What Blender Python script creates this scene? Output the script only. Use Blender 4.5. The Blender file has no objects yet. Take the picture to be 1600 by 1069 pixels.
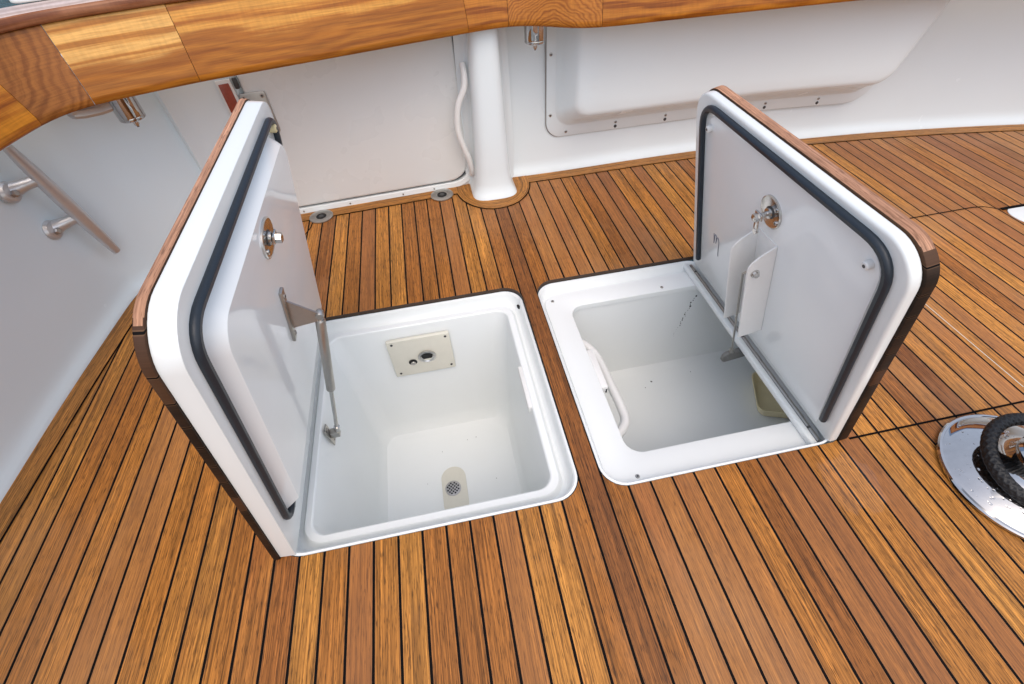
import bpy, bmesh, math, random
from math import radians as R, sin, cos, pi
from mathutils import Vector, Matrix
random.seed(7)
sc = bpy.context.scene
COL = sc.collection

# ------------------------------------------------------------------ camera
cd = bpy.data.cameras.new("camera"); cam = bpy.data.objects.new("camera", cd); COL.objects.link(cam)
sc.camera = cam
cd.sensor_width = 36; cd.lens = 16.282; cd.clip_start = 0.02; cd.clip_end = 3000
cam.matrix_world = (Matrix.Translation((0.44324, 0, 0.93316)) @ Matrix.Rotation(R(-8.0509), 4, 'Z')
                    @ Matrix.Rotation(R(90 - 48.076), 4, 'X') @ Matrix.Rotation(R(-4.1053), 4, 'Z'))
# ------------------------------------------------------------------ light
SUN_EL, SUN_AZ = 60, 176          # azimuth measured from +y towards +x
w = bpy.data.worlds.new("World"); sc.world = w; w.use_nodes = True
nt = w.node_tree; bg = nt.nodes["Background"]
sky = nt.nodes.new("ShaderNodeTexSky"); sky.sky_type = 'NISHITA'; sky.sun_disc = False
sky.sun_elevation = R(SUN_EL); sky.sun_rotation = R(SUN_AZ); sky.dust_density = 4.0; sky.air_density = 1.0; sky.ozone_density = 1.0
hs = nt.nodes.new("ShaderNodeHueSaturation"); hs.inputs["Saturation"].default_value = 1.0   # thin overcast: pale sky
nt.links.new(sky.outputs[0], hs.inputs["Color"]); nt.links.new(hs.outputs[0], bg.inputs[0]); bg.inputs[1].default_value = 0.15
sl = bpy.data.lights.new("sun", 'SUN'); so = bpy.data.objects.new("sun", sl); COL.objects.link(so)
sl.energy = 0.9; sl.angle = R(170); sl.color = (1, 0.97, 0.93)
sd = Vector((sin(R(SUN_AZ)) * cos(R(SUN_EL)), cos(R(SUN_AZ)) * cos(R(SUN_EL)), sin(R(SUN_EL))))
so.rotation_euler = sd.to_track_quat('Z', 'Y').to_euler()
vs = sc.view_settings; vs.view_transform = 'Standard'; vs.look = 'None'; vs.gamma = 1; vs.exposure = 0.44; vs.use_curve_mapping = False

# ------------------------------------------------------------------ node helpers
class NT:
    def __init__(s, name):
        s.m = bpy.data.materials.new(name); s.m.use_nodes = True
        s.t = s.m.node_tree; s.b = s.t.nodes["Principled BSDF"]
    def n(s, typ, **kw):
        x = s.t.nodes.new(typ)
        for k, v in kw.items(): setattr(x, k, v)
        return x
    def put(s, sock, v):
        if hasattr(v, "default_value") or hasattr(v, "is_output"): s.t.links.new(v, sock)
        else: sock.default_value = v
    def math(s, op, a, b=None, c=None, clamp=False):
        x = s.n("ShaderNodeMath", operation=op, use_clamp=clamp); s.put(x.inputs[0], a)
        if b is not None: s.put(x.inputs[1], b)
        if c is not None: s.put(x.inputs[2], c)
        return x.outputs[0]
    def comb(s, x, y, z=0.0):
        c = s.n("ShaderNodeCombineXYZ")
        for i, v in enumerate((x, y, z)): s.put(c.inputs[i], v)
        return c.outputs[0]
    def noise(s, vec, scale=1, detail=4, rough=.55, dist=0):
        x = s.n("ShaderNodeTexNoise"); s.put(x.inputs["Vector"], vec)
        x.inputs["Scale"].default_value = scale; x.inputs["Detail"].default_value = detail
        x.inputs["Roughness"].default_value = rough; x.inputs["Distortion"].default_value = dist
        return x.outputs[0]
    def ramp(s, f, stops):
        x = s.n("ShaderNodeValToRGB"); s.put(x.inputs[0], f); e = x.color_ramp.elements
        while len(e) < len(stops): e.new(.5)
        for i, (p, c) in enumerate(stops):
            e[i].position = p; e[i].color = (c[0], c[1], c[2], 1) if not isinstance(c, (int, float)) else (c, c, c, 1)
        return x.outputs[0]
    def mix(s, f, a, b, mode='MIX'):
        x = s.n("ShaderNodeMix", data_type='RGBA', blend_type=mode); s.put(x.inputs[0], f)
        for i, v in ((6, a), (7, b)):
            s.put(x.inputs[i], v if not isinstance(v, tuple) or len(v) == 4 else v + (1,))
        return x.outputs[2]
    def bump(s, h, strength=.3, dist=.002):
        x = s.n("ShaderNodeBump"); s.put(x.inputs["Height"], h); x.inputs["Strength"].default_value = strength
        x.inputs["Distance"].default_value = dist; s.t.links.new(x.outputs[0], s.b.inputs["Normal"])
    def set(s, **kw):
        al = dict(color="Base Color", rough="Roughness", metal="Metallic", coat="Coat Weight", coatr="Coat Roughness", spec="Specular IOR Level")
        for k, v in kw.items():
            if isinstance(v, tuple) and len(v) == 3: v = v + (1,)
            s.put(s.b.inputs[al[k]], v)
        return s

def uvxy(N):
    u = N.n("ShaderNodeUVMap"); sp = N.n("ShaderNodeSeparateXYZ"); N.t.links.new(u.outputs[0], sp.inputs[0])
    return sp.outputs[0], sp.outputs[1]

PITCH = 0.048
def teak(name, planks=True, gain=1.0, seam_w=.0025, rough=.46, wet=None, seed=0.0, tones=None):
    """oiled teak; planks run along V, one every PITCH of U, black caulked seams between"""
    N = NT(name); u, v = uvxy(N)
    q = N.math('DIVIDE', u, PITCH); fl = N.math('FLOOR', q); fr = N.math('FRACT', q)
    if not planks: fl = N.math('MULTIPLY', fl, 0.0)
    fid = N.math('ADD', fl, 3.37 + seed)
    wn = N.n("ShaderNodeTexWhiteNoise", noise_dimensions='1D'); N.put(wn.inputs["W"], fid)
    sp = N.n("ShaderNodeSeparateColor"); N.t.links.new(wn.outputs["Color"], sp.inputs[0])
    r1, r2, r3 = sp.outputs[0], sp.outputs[1], sp.outputs[2]
    off = N.math('MULTIPLY', r2, 53.0)
    # broad tone drift along a plank, streaks, fine pores
    drift = N.noise(N.comb(N.math('MULTIPLY', u, 9), N.math('MULTIPLY', v, 2.2), off), 1, 3)
    streak = N.noise(N.comb(N.math('MULTIPLY', u, 110), N.math('MULTIPLY', v, 2.2), off), 1, 4, .6, .5)
    lines = N.noise(N.comb(N.math('MULTIPLY', u, 480), N.math('MULTIPLY', v, 5), off), 1, 3, .6, .15)
    fine = N.noise(N.comb(N.math('MULTIPLY', u, 700), N.math('MULTIPLY', v, 22), off), 1, 3, .6)
    pore = N.noise(N.comb(N.math('MULTIPLY', u, 600), N.math('MULTIPLY', v, 45), off), 1, 2, .5)
    tones = tones or [(0, (.235, .082, .020)), (.22, (.335, .122, .024)), (.5, (.41, .160, .029)), (.78, (.48, .208, .040)), (1, (.33, .112, .025))]
    t = N.math('ADD', N.math('MULTIPLY', r1, .92), N.math('MULTIPLY', drift, .50))
    t = N.math('SUBTRACT', t, .20, clamp=True)
    base = N.ramp(t, tones)
    g = N.ramp(streak, [(.28, .66), (.5, .98), (.72, 1.24)])
    base = N.mix(1, base, g, 'MULTIPLY')
    g = N.ramp(lines, [(.34, .50), (.5, 1.0), (.66, 1.42)])
    base = N.mix(1, base, g, 'MULTIPLY')
    g = N.ramp(fine, [(.3, .55), (.55, 1.05), (.8, 1.35)])
    base = N.mix(.9, base, g, 'MULTIPLY')
    g = N.ramp(pore, [(.34, .25), (.44, 1.0)])
    base = N.mix(.8, base, g, 'MULTIPLY')
    # some planks greyer / pinker
    base = N.mix(N.math('MULTIPLY', N.math('GREATER_THAN', r3, .72), .38), base, (.31, .13, .056))
    blot = N.noise(N.comb(N.math('MULTIPLY', u, 14), N.math('MULTIPLY', v, 5), off), 1, 4, .7)
    base = N.mix(N.math('MULTIPLY', N.ramp(blot, [(.56, 0), (.72, 1)]), .35), base, (.16, .065, .022))
    if planks:
        big = N.noise(N.comb(N.math('MULTIPLY', u, 2.1), N.math('MULTIPLY', v, 1.6), 0.0), 1, 5, .62)
        base = N.mix(N.math('MULTIPLY', N.ramp(big, [(.50, 0), (.68, 1)]), .42), base, (.38, .205, .10))
        base = N.mix(N.math('MULTIPLY', N.ramp(big, [(.30, 1), (.44, 0)]), .25), base, (.13, .05, .016))
    if gain != 1: base = N.mix(1, base, (gain, gain, gain), 'MULTIPLY')
    rg = N.math('ADD', N.math('MULTIPLY', blot, .22), rough - .11)
    if wet:                                    # glossy damp patch left by spilt water
        tc = N.n("ShaderNodeTexCoord"); px, py, pw = wet
        ds = [N.math('POWER', N.math('DIVIDE', N.math('SUBTRACT', a, b), wd), 2) for a, b, wd in ((u, px, pw[0]), (v, py, pw[1]))]
        nn = N.noise(N.comb(N.math('MULTIPLY', u, 2.2), v, 0.0), 14, 4, .6)
        d = N.math('ADD', N.math('ADD', ds[0], ds[1]), N.math('MULTIPLY', nn, 1.1))
        wetm = N.ramp(d, [(.95, 1), (1.25, 0)])
        rg = N.mix(N.math('MULTIPLY', wetm, .5), rg, (.2, .2, .2))
        N.set(coat=N.math('MULTIPLY', wetm, .55)); N.b.inputs["Coat Roughness"].default_value = .05
    hgt = N.math('ADD', N.math('MULTIPLY', streak, .35), N.math('MULTIPLY', fine, .35))
    if planks:
        dd = N.math('MINIMUM', fr, N.math('SUBTRACT', 1.0, fr))
        wob = N.math('MULTIPLY', N.noise(N.comb(fl, N.math('MULTIPLY', v, 30), 0.0), 1, 3), .02)
        sw = N.math('ADD', seam_w / PITCH - .01, wob)
        seam = N.math('LESS_THAN', dd, sw)
        edge = N.math('LESS_THAN', dd, N.math('ADD', sw, .022))
        base = N.mix(N.math('MULTIPLY', edge, .18), base, (.36, .20, .10))
        base = N.mix(seam, base, (.006, .005, .005)); spv = N.mix(seam, (.27,) * 3, (.05,) * 3)
        rg = N.mix(seam, rg, (.55, .55, .55))
        hgt = N.math('SUBTRACT', hgt, N.math('MULTIPLY', seam, 1.2))
    N.set(color=base, rough=rg, spec=spv if planks else .33)
    N.bump(hgt, .35, .0012)
    return N.m

def varnish(name, light, mid, dark, scale=1.0, swirl=.05, seed=0.0, rings=26.0, heart=None, coat=.22, rough=.40, ringc=None):
    """varnished timber; grain runs along U, growth rings across V; heart = dark flame-figured lower part"""
    N = NT(name); u, v = uvxy(N)
    n1 = N.noise(N.comb(N.math('MULTIPLY', u, 2.2 * scale), N.math('MULTIPLY', v, 5), seed), 1, 3, .5)
    n2 = N.noise(N.comb(N.math('MULTIPLY', u, 3), N.math('MULTIPLY', v, 105), seed + 4), 1, 5, .62, .25)
    n3 = N.noise(N.comb(N.math('MULTIPLY', u, 9), N.math('MULTIPLY', v, 16), seed + 6), 1, 3, .5)
    fib = N.noise(N.comb(N.math('MULTIPLY', u, 12), N.math('MULTIPLY', v, 300), seed + 9), 1, 3, .6)
    curl = N.noise(N.comb(N.math('MULTIPLY', u, 130), N.math('MULTIPLY', v, 16), seed + 2), 1, 3, .6)
    vv = N.math('ADD', v, N.math('MULTIPLY', N.math('SUBTRACT', n1, .5), swirl * 4))
    if ringc:                                   # end grain: arcs round a pith
        du, dv = N.math('SUBTRACT', u, ringc[0]), N.math('SUBTRACT', v, ringc[1])
        rr = N.math('SQRT', N.math('ADD', N.math('MULTIPLY', du, du), N.math('MULTIPLY', dv, dv)))
        vv = N.math('ADD', rr, N.math('MULTIPLY', N.math('SUBTRACT', n3, .5), swirl))
        vv = N.math('ADD', vv, N.math('MULTIPLY', N.math('SUBTRACT', n1, .5), swirl * 1.5))
        n2 = N.noise(N.comb(N.math('MULTIPLY', vv, 90), 0.0, seed + 4), 1, 4, .6)
    s1 = N.math('MULTIPLY_ADD', N.math('SINE', N.math('MULTIPLY', vv, rings * 2 * pi)), .5, .5)
    s1 = N.math('ADD', N.math('MULTIPLY', s1, .24), N.math('MULTIPLY', n2, .80))
    col = N.ramp(s1, [(.38, dark), (.47, mid), (.58, light), (.68, tuple(min(1, 1.08 * x) for x in light))])
    col = N.mix(.35, col, N.ramp(curl, [(.35, .78), (.6, 1.10)]), 'MULTIPLY')
    if heart:
        h0, h1, hc, hd = heart
        hv = N.math('ADD', v, N.math('MULTIPLY', N.math('SUBTRACT', n1, .5), .16))
        hv = N.math('ADD', hv, N.math('MULTIPLY', N.math('SUBTRACT', n3, .5), .012))
        flame = N.math('MULTIPLY_ADD', N.math('SINE', N.math('MULTIPLY', hv, 2 * pi * 42)), .5, .5)
        flame = N.math('ADD', N.math('MULTIPLY', flame, .22), N.math('MULTIPLY', n2, .72))
        hcol = N.ramp(flame, [(.34, hd), (.60, hc)])
        hm = N.ramp(hv, [(h0, 1), (h1, 0)])
        col = N.mix(N.math('MULTIPLY', hm, .92), col, hcol)
        line = N.math('MULTIPLY', N.ramp(hv, [(h0 - .012, 0), (h0 + .002, 1), (h0 + .010, 0)]), .5)
        col = N.mix(line, col, hd)
    col = N.mix(.6, col, N.ramp(fib, [(.3, .62), (.6, 1.12)]), 'MULTIPLY')
    N.set(color=col, rough=rough, coat=coat, coatr=.12, spec=.16)
    w1 = N.noise(N.comb(N.math('MULTIPLY', u, 5), N.math('MULTIPLY', v, 12), 2.0), 1, 2)
    N.bump(w1, .10, .008)
    return N.m

def gelcoat(name, col=(.80, .80, .79), rough=.22, dirt=.0, wav=.05, dcol=(.45, .40, .32)):
    N = NT(name); tc = N.n("ShaderNodeTexCoord"); P = tc.outputs["Object"]
    big = N.noise(P, 5, 4, .55)
    c = N.mix(N.math('MULTIPLY', N.ramp(big, [(.28, 0), (.80, 1)]), .14 + dirt * .5), col, tuple(x * y for x, y in zip(col, (.90, .88, .84))))
    if dirt:
        sm = N.noise(P, 130, 2, .5)
        gate = N.noise(P, 9, 3, .6)
        sp = N.math('MULTIPLY', N.math('GREATER_THAN', sm, .79), N.math('GREATER_THAN', gate, .5))
        c = N.mix(N.math('MULTIPLY', sp, dirt), c, dcol)
    rg = N.math('MULTIPLY_ADD', N.noise(P, 6, 3), .12, rough - .06)
    N.set(color=c, rough=rg, spec=.5)
    if wav: N.bump(N.noise(P, 7, 2), wav, .01)
    return N.m

def metal(name, col=(.62, .60, .57), rough=.16, scr=.10):
    N = NT(name); tc = N.n("ShaderNodeTexCoord")
    n = N.noise(tc.outputs["Object"], 60, 4, .6)
    N.set(color=N.mix(n, col, tuple(x * .8 for x in col)), rough=N.math('MULTIPLY_ADD', n, scr, rough - scr / 2), metal=1.0)
    return N.m

def plain(name, col, rough=.5, var=.15, scale=40, bmp=0, metal=0, coat=0):
    N = NT(name); tc = N.n("ShaderNodeTexCoord"); n = N.noise(tc.outputs["Object"], scale, 4, .6)
    N.set(color=N.mix(n, tuple(min(1, x * (1 + var)) for x in col), tuple(x * (1 - var) for x in col)), rough=rough, metal=float(metal), coat=float(coat))
    if bmp: N.bump(n, bmp, .003)
    return N.m

M = {}
M['deck'] = teak("teak_deck", wet=(1.165, .285, (.085, .10)))
M['lidteak'] = teak("teak_lid", seed=11, rough=.5)
M['margin'] = teak("teak_margin", planks=False, seed=2.3, gain=.84, rough=.5)
M['king'] = teak("teak_king", planks=False, seed=5.1, gain=.88)
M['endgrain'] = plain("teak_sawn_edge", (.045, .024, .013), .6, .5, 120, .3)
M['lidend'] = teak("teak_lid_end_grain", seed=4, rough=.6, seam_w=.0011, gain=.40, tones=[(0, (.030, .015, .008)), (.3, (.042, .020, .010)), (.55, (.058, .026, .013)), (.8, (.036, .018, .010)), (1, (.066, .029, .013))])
M['lidedge_lit'] = teak("teak_lid_edge_lit", planks=False, seed=9, rough=.5, tones=[(0, (.40, .215, .135)), (.4, (.48, .265, .165)), (.7, (.54, .295, .18)), (1, (.42, .21, .12))])  # lighter teak copy, light from above put into the edge colour
M['caulk'] = plain("black_caulk", (.007, .006, .006), .9); M['caulk'].node_tree.nodes['Principled BSDF'].inputs['Specular IOR Level'].default_value = .06
M['gel'] = gelcoat("white_gelcoat", (.765, .80, .795), dirt=.12, wav=.02)
M['gelin'] = gelcoat("white_gelcoat_bin", (.80, .83, .825), dirt=.14, rough=.35, wav=0)
M['gelwall'] = gelcoat("white_gelcoat_wall", (.755, .825, .845), .25, wav=.05)
M['gelgloss'] = gelcoat("white_gelcoat_gloss", (.825, .86, .865), .10, .0, .015)
M['gelcool'] = gelcoat('white_gelcoat_side', (.735, .855, .91), .25, wav=.05)
M['door'] = gelcoat('door_gelcoat', (.735, .75, .735), .28, wav=.02)
M['cream'] = plain("cream_plastic", (.66, .64, .55), .4, .05)
M['steel'] = metal("polished_steel", (.66, .645, .62), .22)
M['satin'] = metal('satin_steel', (.66, .67, .68), .34, .12); M['satin'].node_tree.nodes['Principled BSDF'].inputs['Metallic'].default_value = .62
M['chrome'] = metal("chrome", (.56, .555, .55), .05, .05)
M['dullsteel'] = metal("brushed_steel", (.50, .48, .45), .34, .15)
M['rubber'] = plain("black_rubber", (.013, .021, .031), .42, .2, 200, .1)
M['black'] = plain("black_hole", (.004, .004, .004), .7)
M['dark'] = plain("dark_grey", (.05, .05, .05), .5)
M['whiteplastic'] = plain("white_plastic", (.78, .78, .76), .35, .03)
M['yellowbump'] = plain("aged_plastic", (.70, .60, .34), .4, .1)
M['tray'] = plain("yellow_plastic", (.92, .80, .50), .4, .08)
M['red'] = plain("red_reflector", (.30, .055, .03), .3, .5, 90, 0, 0, .5)
M['rope'] = plain("black_rope", (.0035, .004, .005), .5, .5, 400, .3)
M['sealant'] = plain('grey_sealant', (.30, .28, .26), .5)
M['ink'] = plain("ink", (.05, .05, .10), .5)
M['stain'] = plain("drain_stain", (.68, .66, .57), .35, .06, 60)
M['greymetal'] = plain("grey_cast_metal", (.16, .16, .15), .5, .35, 150, .2, 0)
HEART = (.078, .092, (.38, .132, .012), (.25, .075, .006))
M['A'] = varnish("varnish_amber", (.50, .190, .018), (.40, .130, .012), (.26, .072, .007), seed=3, rings=14)
M['B'] = varnish("varnish_brown", (.31, .115, .024), (.26, .092, .019), (.215, .073, .015), scale=1.6, swirl=.05, seed=8, rings=62, rough=.42, ringc=(-.03, .15))
M['C'] = varnish("varnish_honey", (.70, .390, .110), (.56, .265, .056), (.40, .155, .024), seed=1, rings=30, swirl=.012, heart=HEART)
M['D'] = varnish("varnish_honey_long", (.58, .270, .048), (.45, .172, .022), (.32, .102, .010), seed=1.6, rings=30, swirl=.014, heart=HEART)
M['F'] = varnish("varnish_swirl", (.42, .150, .019), (.35, .115, .013), (.26, .078, .009), scale=3, swirl=.05, seed=14, rings=120, ringc=(.14, -.05))
M['G'] = varnish("varnish_orange", (.42, .150, .016), (.33, .104, .010), (.22, .060, .005), seed=21, rings=22)
M['cap'] = varnish("varnish_cap", (.30, .125, .060), (.24, .088, .038), (.17, .055, .022), seed=30, rings=30, coat=.2, rough=.45)
M['captop_sheen'] = varnish("sky_sheen_cap_top", (.56, .46, .42), (.50, .40, .36), (.42, .32, .28), seed=34, rings=30, coat=0, rough=.5)  # pale tone paints the sky's grazing reflection onto the varnished cap top

# ------------------------------------------------------------------ mesh helpers
def thing(name, label, cat, loc=(0, 0, 0), group=None):
    o = bpy.data.objects.new(name, None); COL.objects.link(o); o.location = loc; o.empty_display_size = .05
    tag(o, label, cat, group); return o
def tag(o, label=None, cat=None, group=None, kind=None):
    for k, v in (("label", label), ("category", cat), ("group", group), ("kind", kind)):
        if v: o[k] = v
    return o
WPOS = {}
def obj(name, bm, mats, parent=None, smooth=True, angle=35, uv=None, origin=None, recalc=True):
    """bm is in world coordinates; links ONE mesh object"""
    if recalc: bmesh.ops.recalc_face_normals(bm, faces=bm.faces)
    if uv:
        L = bm.loops.layers.uv.get("UVMap") or bm.loops.layers.uv.new("UVMap")
        for f in bm.faces:
            for l in f.loops: l[L].uv = uv(l.vert.co, f)
    pl = WPOS.get(parent.name, Vector()) if parent else Vector()
    if origin is None:
        xs = [v.co for v in bm.verts]
        origin = Vector(((min(c.x for c in xs) + max(c.x for c in xs)) / 2, (min(c.y for c in xs) + max(c.y for c in xs)) / 2, min(c.z for c in xs)))
    origin = Vector(origin)
    bmesh.ops.translate(bm, verts=bm.verts, vec=-origin)
    me = bpy.data.meshes.new(name); bm.to_mesh(me); bm.free()
    for m in (mats if isinstance(mats, (list, tuple)) else [mats]): me.materials.append(m)
    o = bpy.data.objects.new(name, me); COL.objects.link(o)
    if parent: o.parent = parent
    o.location = origin - pl; WPOS[o.name] = origin
    if smooth:
        for p in me.polygons: p.use_smooth = True
        try: me.set_sharp_from_angle(angle=R(angle))
        except Exception: pass
    return o
def root(name, label, cat, loc, group=None):
    o = thing(name, label, cat, loc, group); WPOS[o.name] = Vector(loc); return o
BM = bmesh.new

def rrect(a0, a1, b0, b1, r, n=7):
    """rounded rectangle outline (list of 2D), r = radius or 4 radii (a1b1, a0b1, a0b0, a1b0)"""
    rs = r if isinstance(r, (tuple, list)) else [r] * 4
    out = []
    for k, (sa, sb, q) in enumerate(((1, 1, 0), (-1, 1, 1), (-1, -1, 2), (1, -1, 3))):
        rr = max(rs[k], 1e-4); ca = (a1 - rr) if sa > 0 else (a0 + rr); cb = (b1 - rr) if sb > 0 else (b0 + rr)
        for i in range(n + 1):
            t = (q + i / n) * pi / 2; out.append((ca + rr * cos(t), cb + rr * sin(t)))
    return out
def loft(bm, loops, cap0=True, cap1=True, closed=True, mat=0):
    rows = [[bm.verts.new(c) for c in lp] for lp in loops]; fs = []
    for a, b in zip(rows, rows[1:]):
        m = len(a)
        for i in range(m if closed else m - 1):
            j = (i + 1) % m
            try: fs.append(bm.faces.new((a[i], a[j], b[j], b[i])))
            except ValueError: pass
    if cap0: fs.append(bm.faces.new(rows[0][::-1]))
    if cap1: fs.append(bm.faces.new(rows[-1]))
    for f in fs: f.material_index = mat
    return rows
def slab(bm, outline, f, w0, w1, bev=.002, mat=0, seg=3):
    """prism of a 2D outline between w0 and w1, f(a,b,w)->world; both rims rounded by bev"""
    def inset(d):
        n = len(outline); out = []
        area = sum(outline[i][0] * outline[(i + 1) % n][1] - outline[(i + 1) % n][0] * outline[i][1] for i in range(n))
        sg = 1 if area > 0 else -1
        for i in range(n):
            p, a, b = Vector(outline[i]), Vector(outline[i - 1]), Vector(outline[(i + 1) % n])
            t1 = p - a; t2 = b - p
            if t1.length < 1e-7: t1 = t2
            if t2.length < 1e-7: t2 = t1
            t1.normalize(); t2.normalize(); nn = Vector((-(t1.y + t2.y), t1.x + t2.x)) * sg
            if nn.length < 1e-6: nn = Vector((-t1.y, t1.x)) * sg
            nn.normalize(); c = max(.35, nn.dot(Vector((-t1.y, t1.x)) * sg)); out.append(p + nn * d / c)
        return out
    loops = []
    s = 1 if w1 > w0 else -1
    if bev > 0:
        for i in range(seg + 1):
            t = i / seg * pi / 2; loops.append([f(x, y, w0 + s * bev * (1 - sin(t))) for x, y in inset(bev * (1 - cos(pi / 2 - (pi / 2 - t))))] if False else
                                              [f(x, y, w0 + s * bev * (1 - cos(pi/2 - t)) if False else w0 + s * bev * (1 - cos(t))) for x, y in inset(bev * (1 - sin(t)))])
        for i in range(seg + 1):
            t = pi / 2 - i / seg * pi / 2; loops.append([f(x, y, w1 - s * bev * (1 - cos(t))) for x, y in inset(bev * (1 - sin(t)))])
    else:
        loops = [[f(x, y, w0) for x, y in outline], [f(x, y, w1) for x, y in outline]]
    return loft(bm, loops, mat=mat)
def box(bm, c, s, rot=None, bev=.002, mat=0):
    rot = rot or Matrix.Identity(3); c = Vector(c)
    hx, hy, hz = s[0] / 2, s[1] / 2, s[2] / 2
    f = lambda a, b, w_: c + rot @ Vector((a, b, w_))
    b_ = min(bev, .45 * min(s))
    slab(bm, rrect(-hx, hx, -hy, hy, max(b_, 1e-4), 2), f, -hz, hz, b_, mat, 2)
def catmull(pts, n=6, closed=False):
    P = [Vector(p) for p in pts]; out = []; m = len(P)
    for i in range(m if closed else m - 1):
        a, b, c, d = (P[(i - 1) % m], P[i], P[(i + 1) % m], P[(i + 2) % m]) if closed else (P[max(i - 1, 0)], P[i], P[i + 1], P[min(i + 2, m - 1)])
        for k in range(n):
            t = k / n; out.append(.5 * ((2 * b) + (c - a) * t + (2 * a - 5 * b + 4 * c - d) * t * t + (3 * b - a - 3 * c + d) * t ** 3))
    if not closed: out.append(P[-1])
    return out
def tube(bm, pts, rad, n=12, closed=False, mat=0, flat=None):
    """rad: number or function(i, count, angle, length)"""
    P = [Vector(p) for p in pts]; m = len(P); rows = []; up = None; L = 0
    for i, p in enumerate(P):
        a = P[i - 1] if (i > 0 or closed) else p; b = P[(i + 1) % m] if (i < m - 1 or closed) else p
        t = (b - a).normalized()
        if up is None: up = t.orthogonal().normalized() if flat is None else Vector(flat)
        up = (up - t * up.dot(t)).normalized() if flat is None else (Vector(flat) - t * Vector(flat).dot(t)).normalized()
        sd_ = t.cross(up)
        if i: L += (p - P[i - 1]).length
        row = []
        for k in range(n):
            th = 2 * pi * k / n; r = rad(i, m, th, L) if callable(rad) else rad
            row.append(p + (up * cos(th) + sd_ * sin(th)) * r)
        rows.append(row)
    if closed: rows.append(rows[0])
    if closed:
        vr = [[bm.verts.new(c) for c in r] for r in rows[:-1]]
        for i in range(m):
            a, b = vr[i], vr[(i + 1) % m]
            for k in range(n):
                j = (k + 1) % n; bm.faces.new((a[k], a[j], b[j], b[k])).material_index = mat
    else: loft(bm, rows, mat=mat)
def lathe(bm, prof, c, axis=(0, 0, 1), n=32, mat=0, cap0=True, cap1=True):
    ax = Vector(axis).normalized(); e1 = ax.orthogonal().normalized(); e2 = ax.cross(e1); c = Vector(c)
    loft(bm, [[c + ax * z + (e1 * cos(2 * pi * k / n) + e2 * sin(2 * pi * k / n)) * r for k in range(n)] for r, z in prof], cap0, cap1, mat=mat)
def screw(bm, c, axis, r=.0045, mat=0):
    m2 = {1: 2, 2: 2}.get(mat, mat + 1)
    lathe(bm, [(r, -.001), (r, .0008), (r * .8, .0018)], c, axis, 12, mat)
    ax = Vector(axis).normalized(); lathe(bm, [(r * .55, .0010), (r * .50, .0022)], c, axis, 6, m2)
def xyuv(co, f): return (co.x, co.y)

# ------------------------------------------------------------------ deck
HL = (0.0, .625, .374, 1.052)          # left hatch opening  x0 x1 y0 y1
HR = (.672, 1.214, .376, 1.052)        # right hatch opening
WL = catmull([(-.70, -1.3), (-.66, -.3), (-.636, .3), (-.616, .623), (-.599, .893), (-.574, 1.15), (-.556, 1.29), (-.53, 1.345), (-.47, 1.395)], 5)
WL = [Vector(p) for p in WL]
W_DIAG = [(-.47, 1.395), (-.27, 1.61)]
W_STERN = catmull([(.565, 1.689), (.9, 1.683), (1.2, 1.688), (1.5, 1.688), (1.75, 1.676), (2.0, 1.657), (2.36, 1.615), (2.87, 1.52), (3.4, 1.38), (4.2, 1.1)], 4)
bm = BM()
outer = [(v.x - .012, v.y) for v in WL] + [(-.282, 1.62), (-.1, 1.66), (.56, 1.70)] + [(v.x, v.y + .012) for v in W_STERN] + [(4.2, -1.3)]
def ring(pts, z=0.0):
    vs_ = [bm.verts.new((p[0], p[1], z)) for p in pts]
    return vs_, [bm.edges.new((vs_[i], vs_[(i + 1) % len(vs_)])) for i in range(len(vs_))]
_, e0 = ring(outer)
hL = rrect(*HL, .055, 8); hR = rrect(*HR, (.03, .055, .055, .03), 8)
v1, e1 = ring(hL); v2, e2 = ring(hR)
bmesh.ops.triangle_fill(bm, edges=e0 + e1 + e2, use_beauty=True)
for f in bm.faces:
    if f.normal.z < 0: f.normal_flip()
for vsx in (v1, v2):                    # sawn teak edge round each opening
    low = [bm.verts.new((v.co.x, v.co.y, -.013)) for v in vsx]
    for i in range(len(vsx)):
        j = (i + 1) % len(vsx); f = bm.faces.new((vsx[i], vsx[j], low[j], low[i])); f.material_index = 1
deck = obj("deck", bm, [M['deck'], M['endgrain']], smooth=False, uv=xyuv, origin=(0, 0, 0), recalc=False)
tag(deck, kind='structure')

def strip(name, inner, outer_, z, mat, uvmode, h=.0015):
    """flat board between two polylines lying on the deck"""
    bm = BM(); n = len(inner)
    a = [bm.verts.new((p[0], p[1], z)) for p in inner]; b = [bm.verts.new((p[0], p[1], z)) for p in outer_]
    c = [bm.verts.new((p[0], p[1], z - h)) for p in inner]
    L = bm.loops.layers.uv.new("UVMap"); s = 0
    for i in range(n - 1):
        d = (Vector(inner[i + 1][:2]) - Vector(inner[i][:2])).length
        wd = (Vector(inner[i][:2]) - Vector(outer_[i][:2])).length
        f = bm.faces.new((a[i], a[i + 1], b[i + 1], b[i]))
        for l, q in zip(f.loops, ((0, s), (0, s + d), (wd, s + d), (wd, s))): l[L].uv = q
        g = bm.faces.new((a[i + 1], a[i], c[i], c[i + 1]))
        for l in g.loops: l[L].uv = (0, s)
        s += d
    return obj(name, bm, mat, deck, smooth=False)
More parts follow.
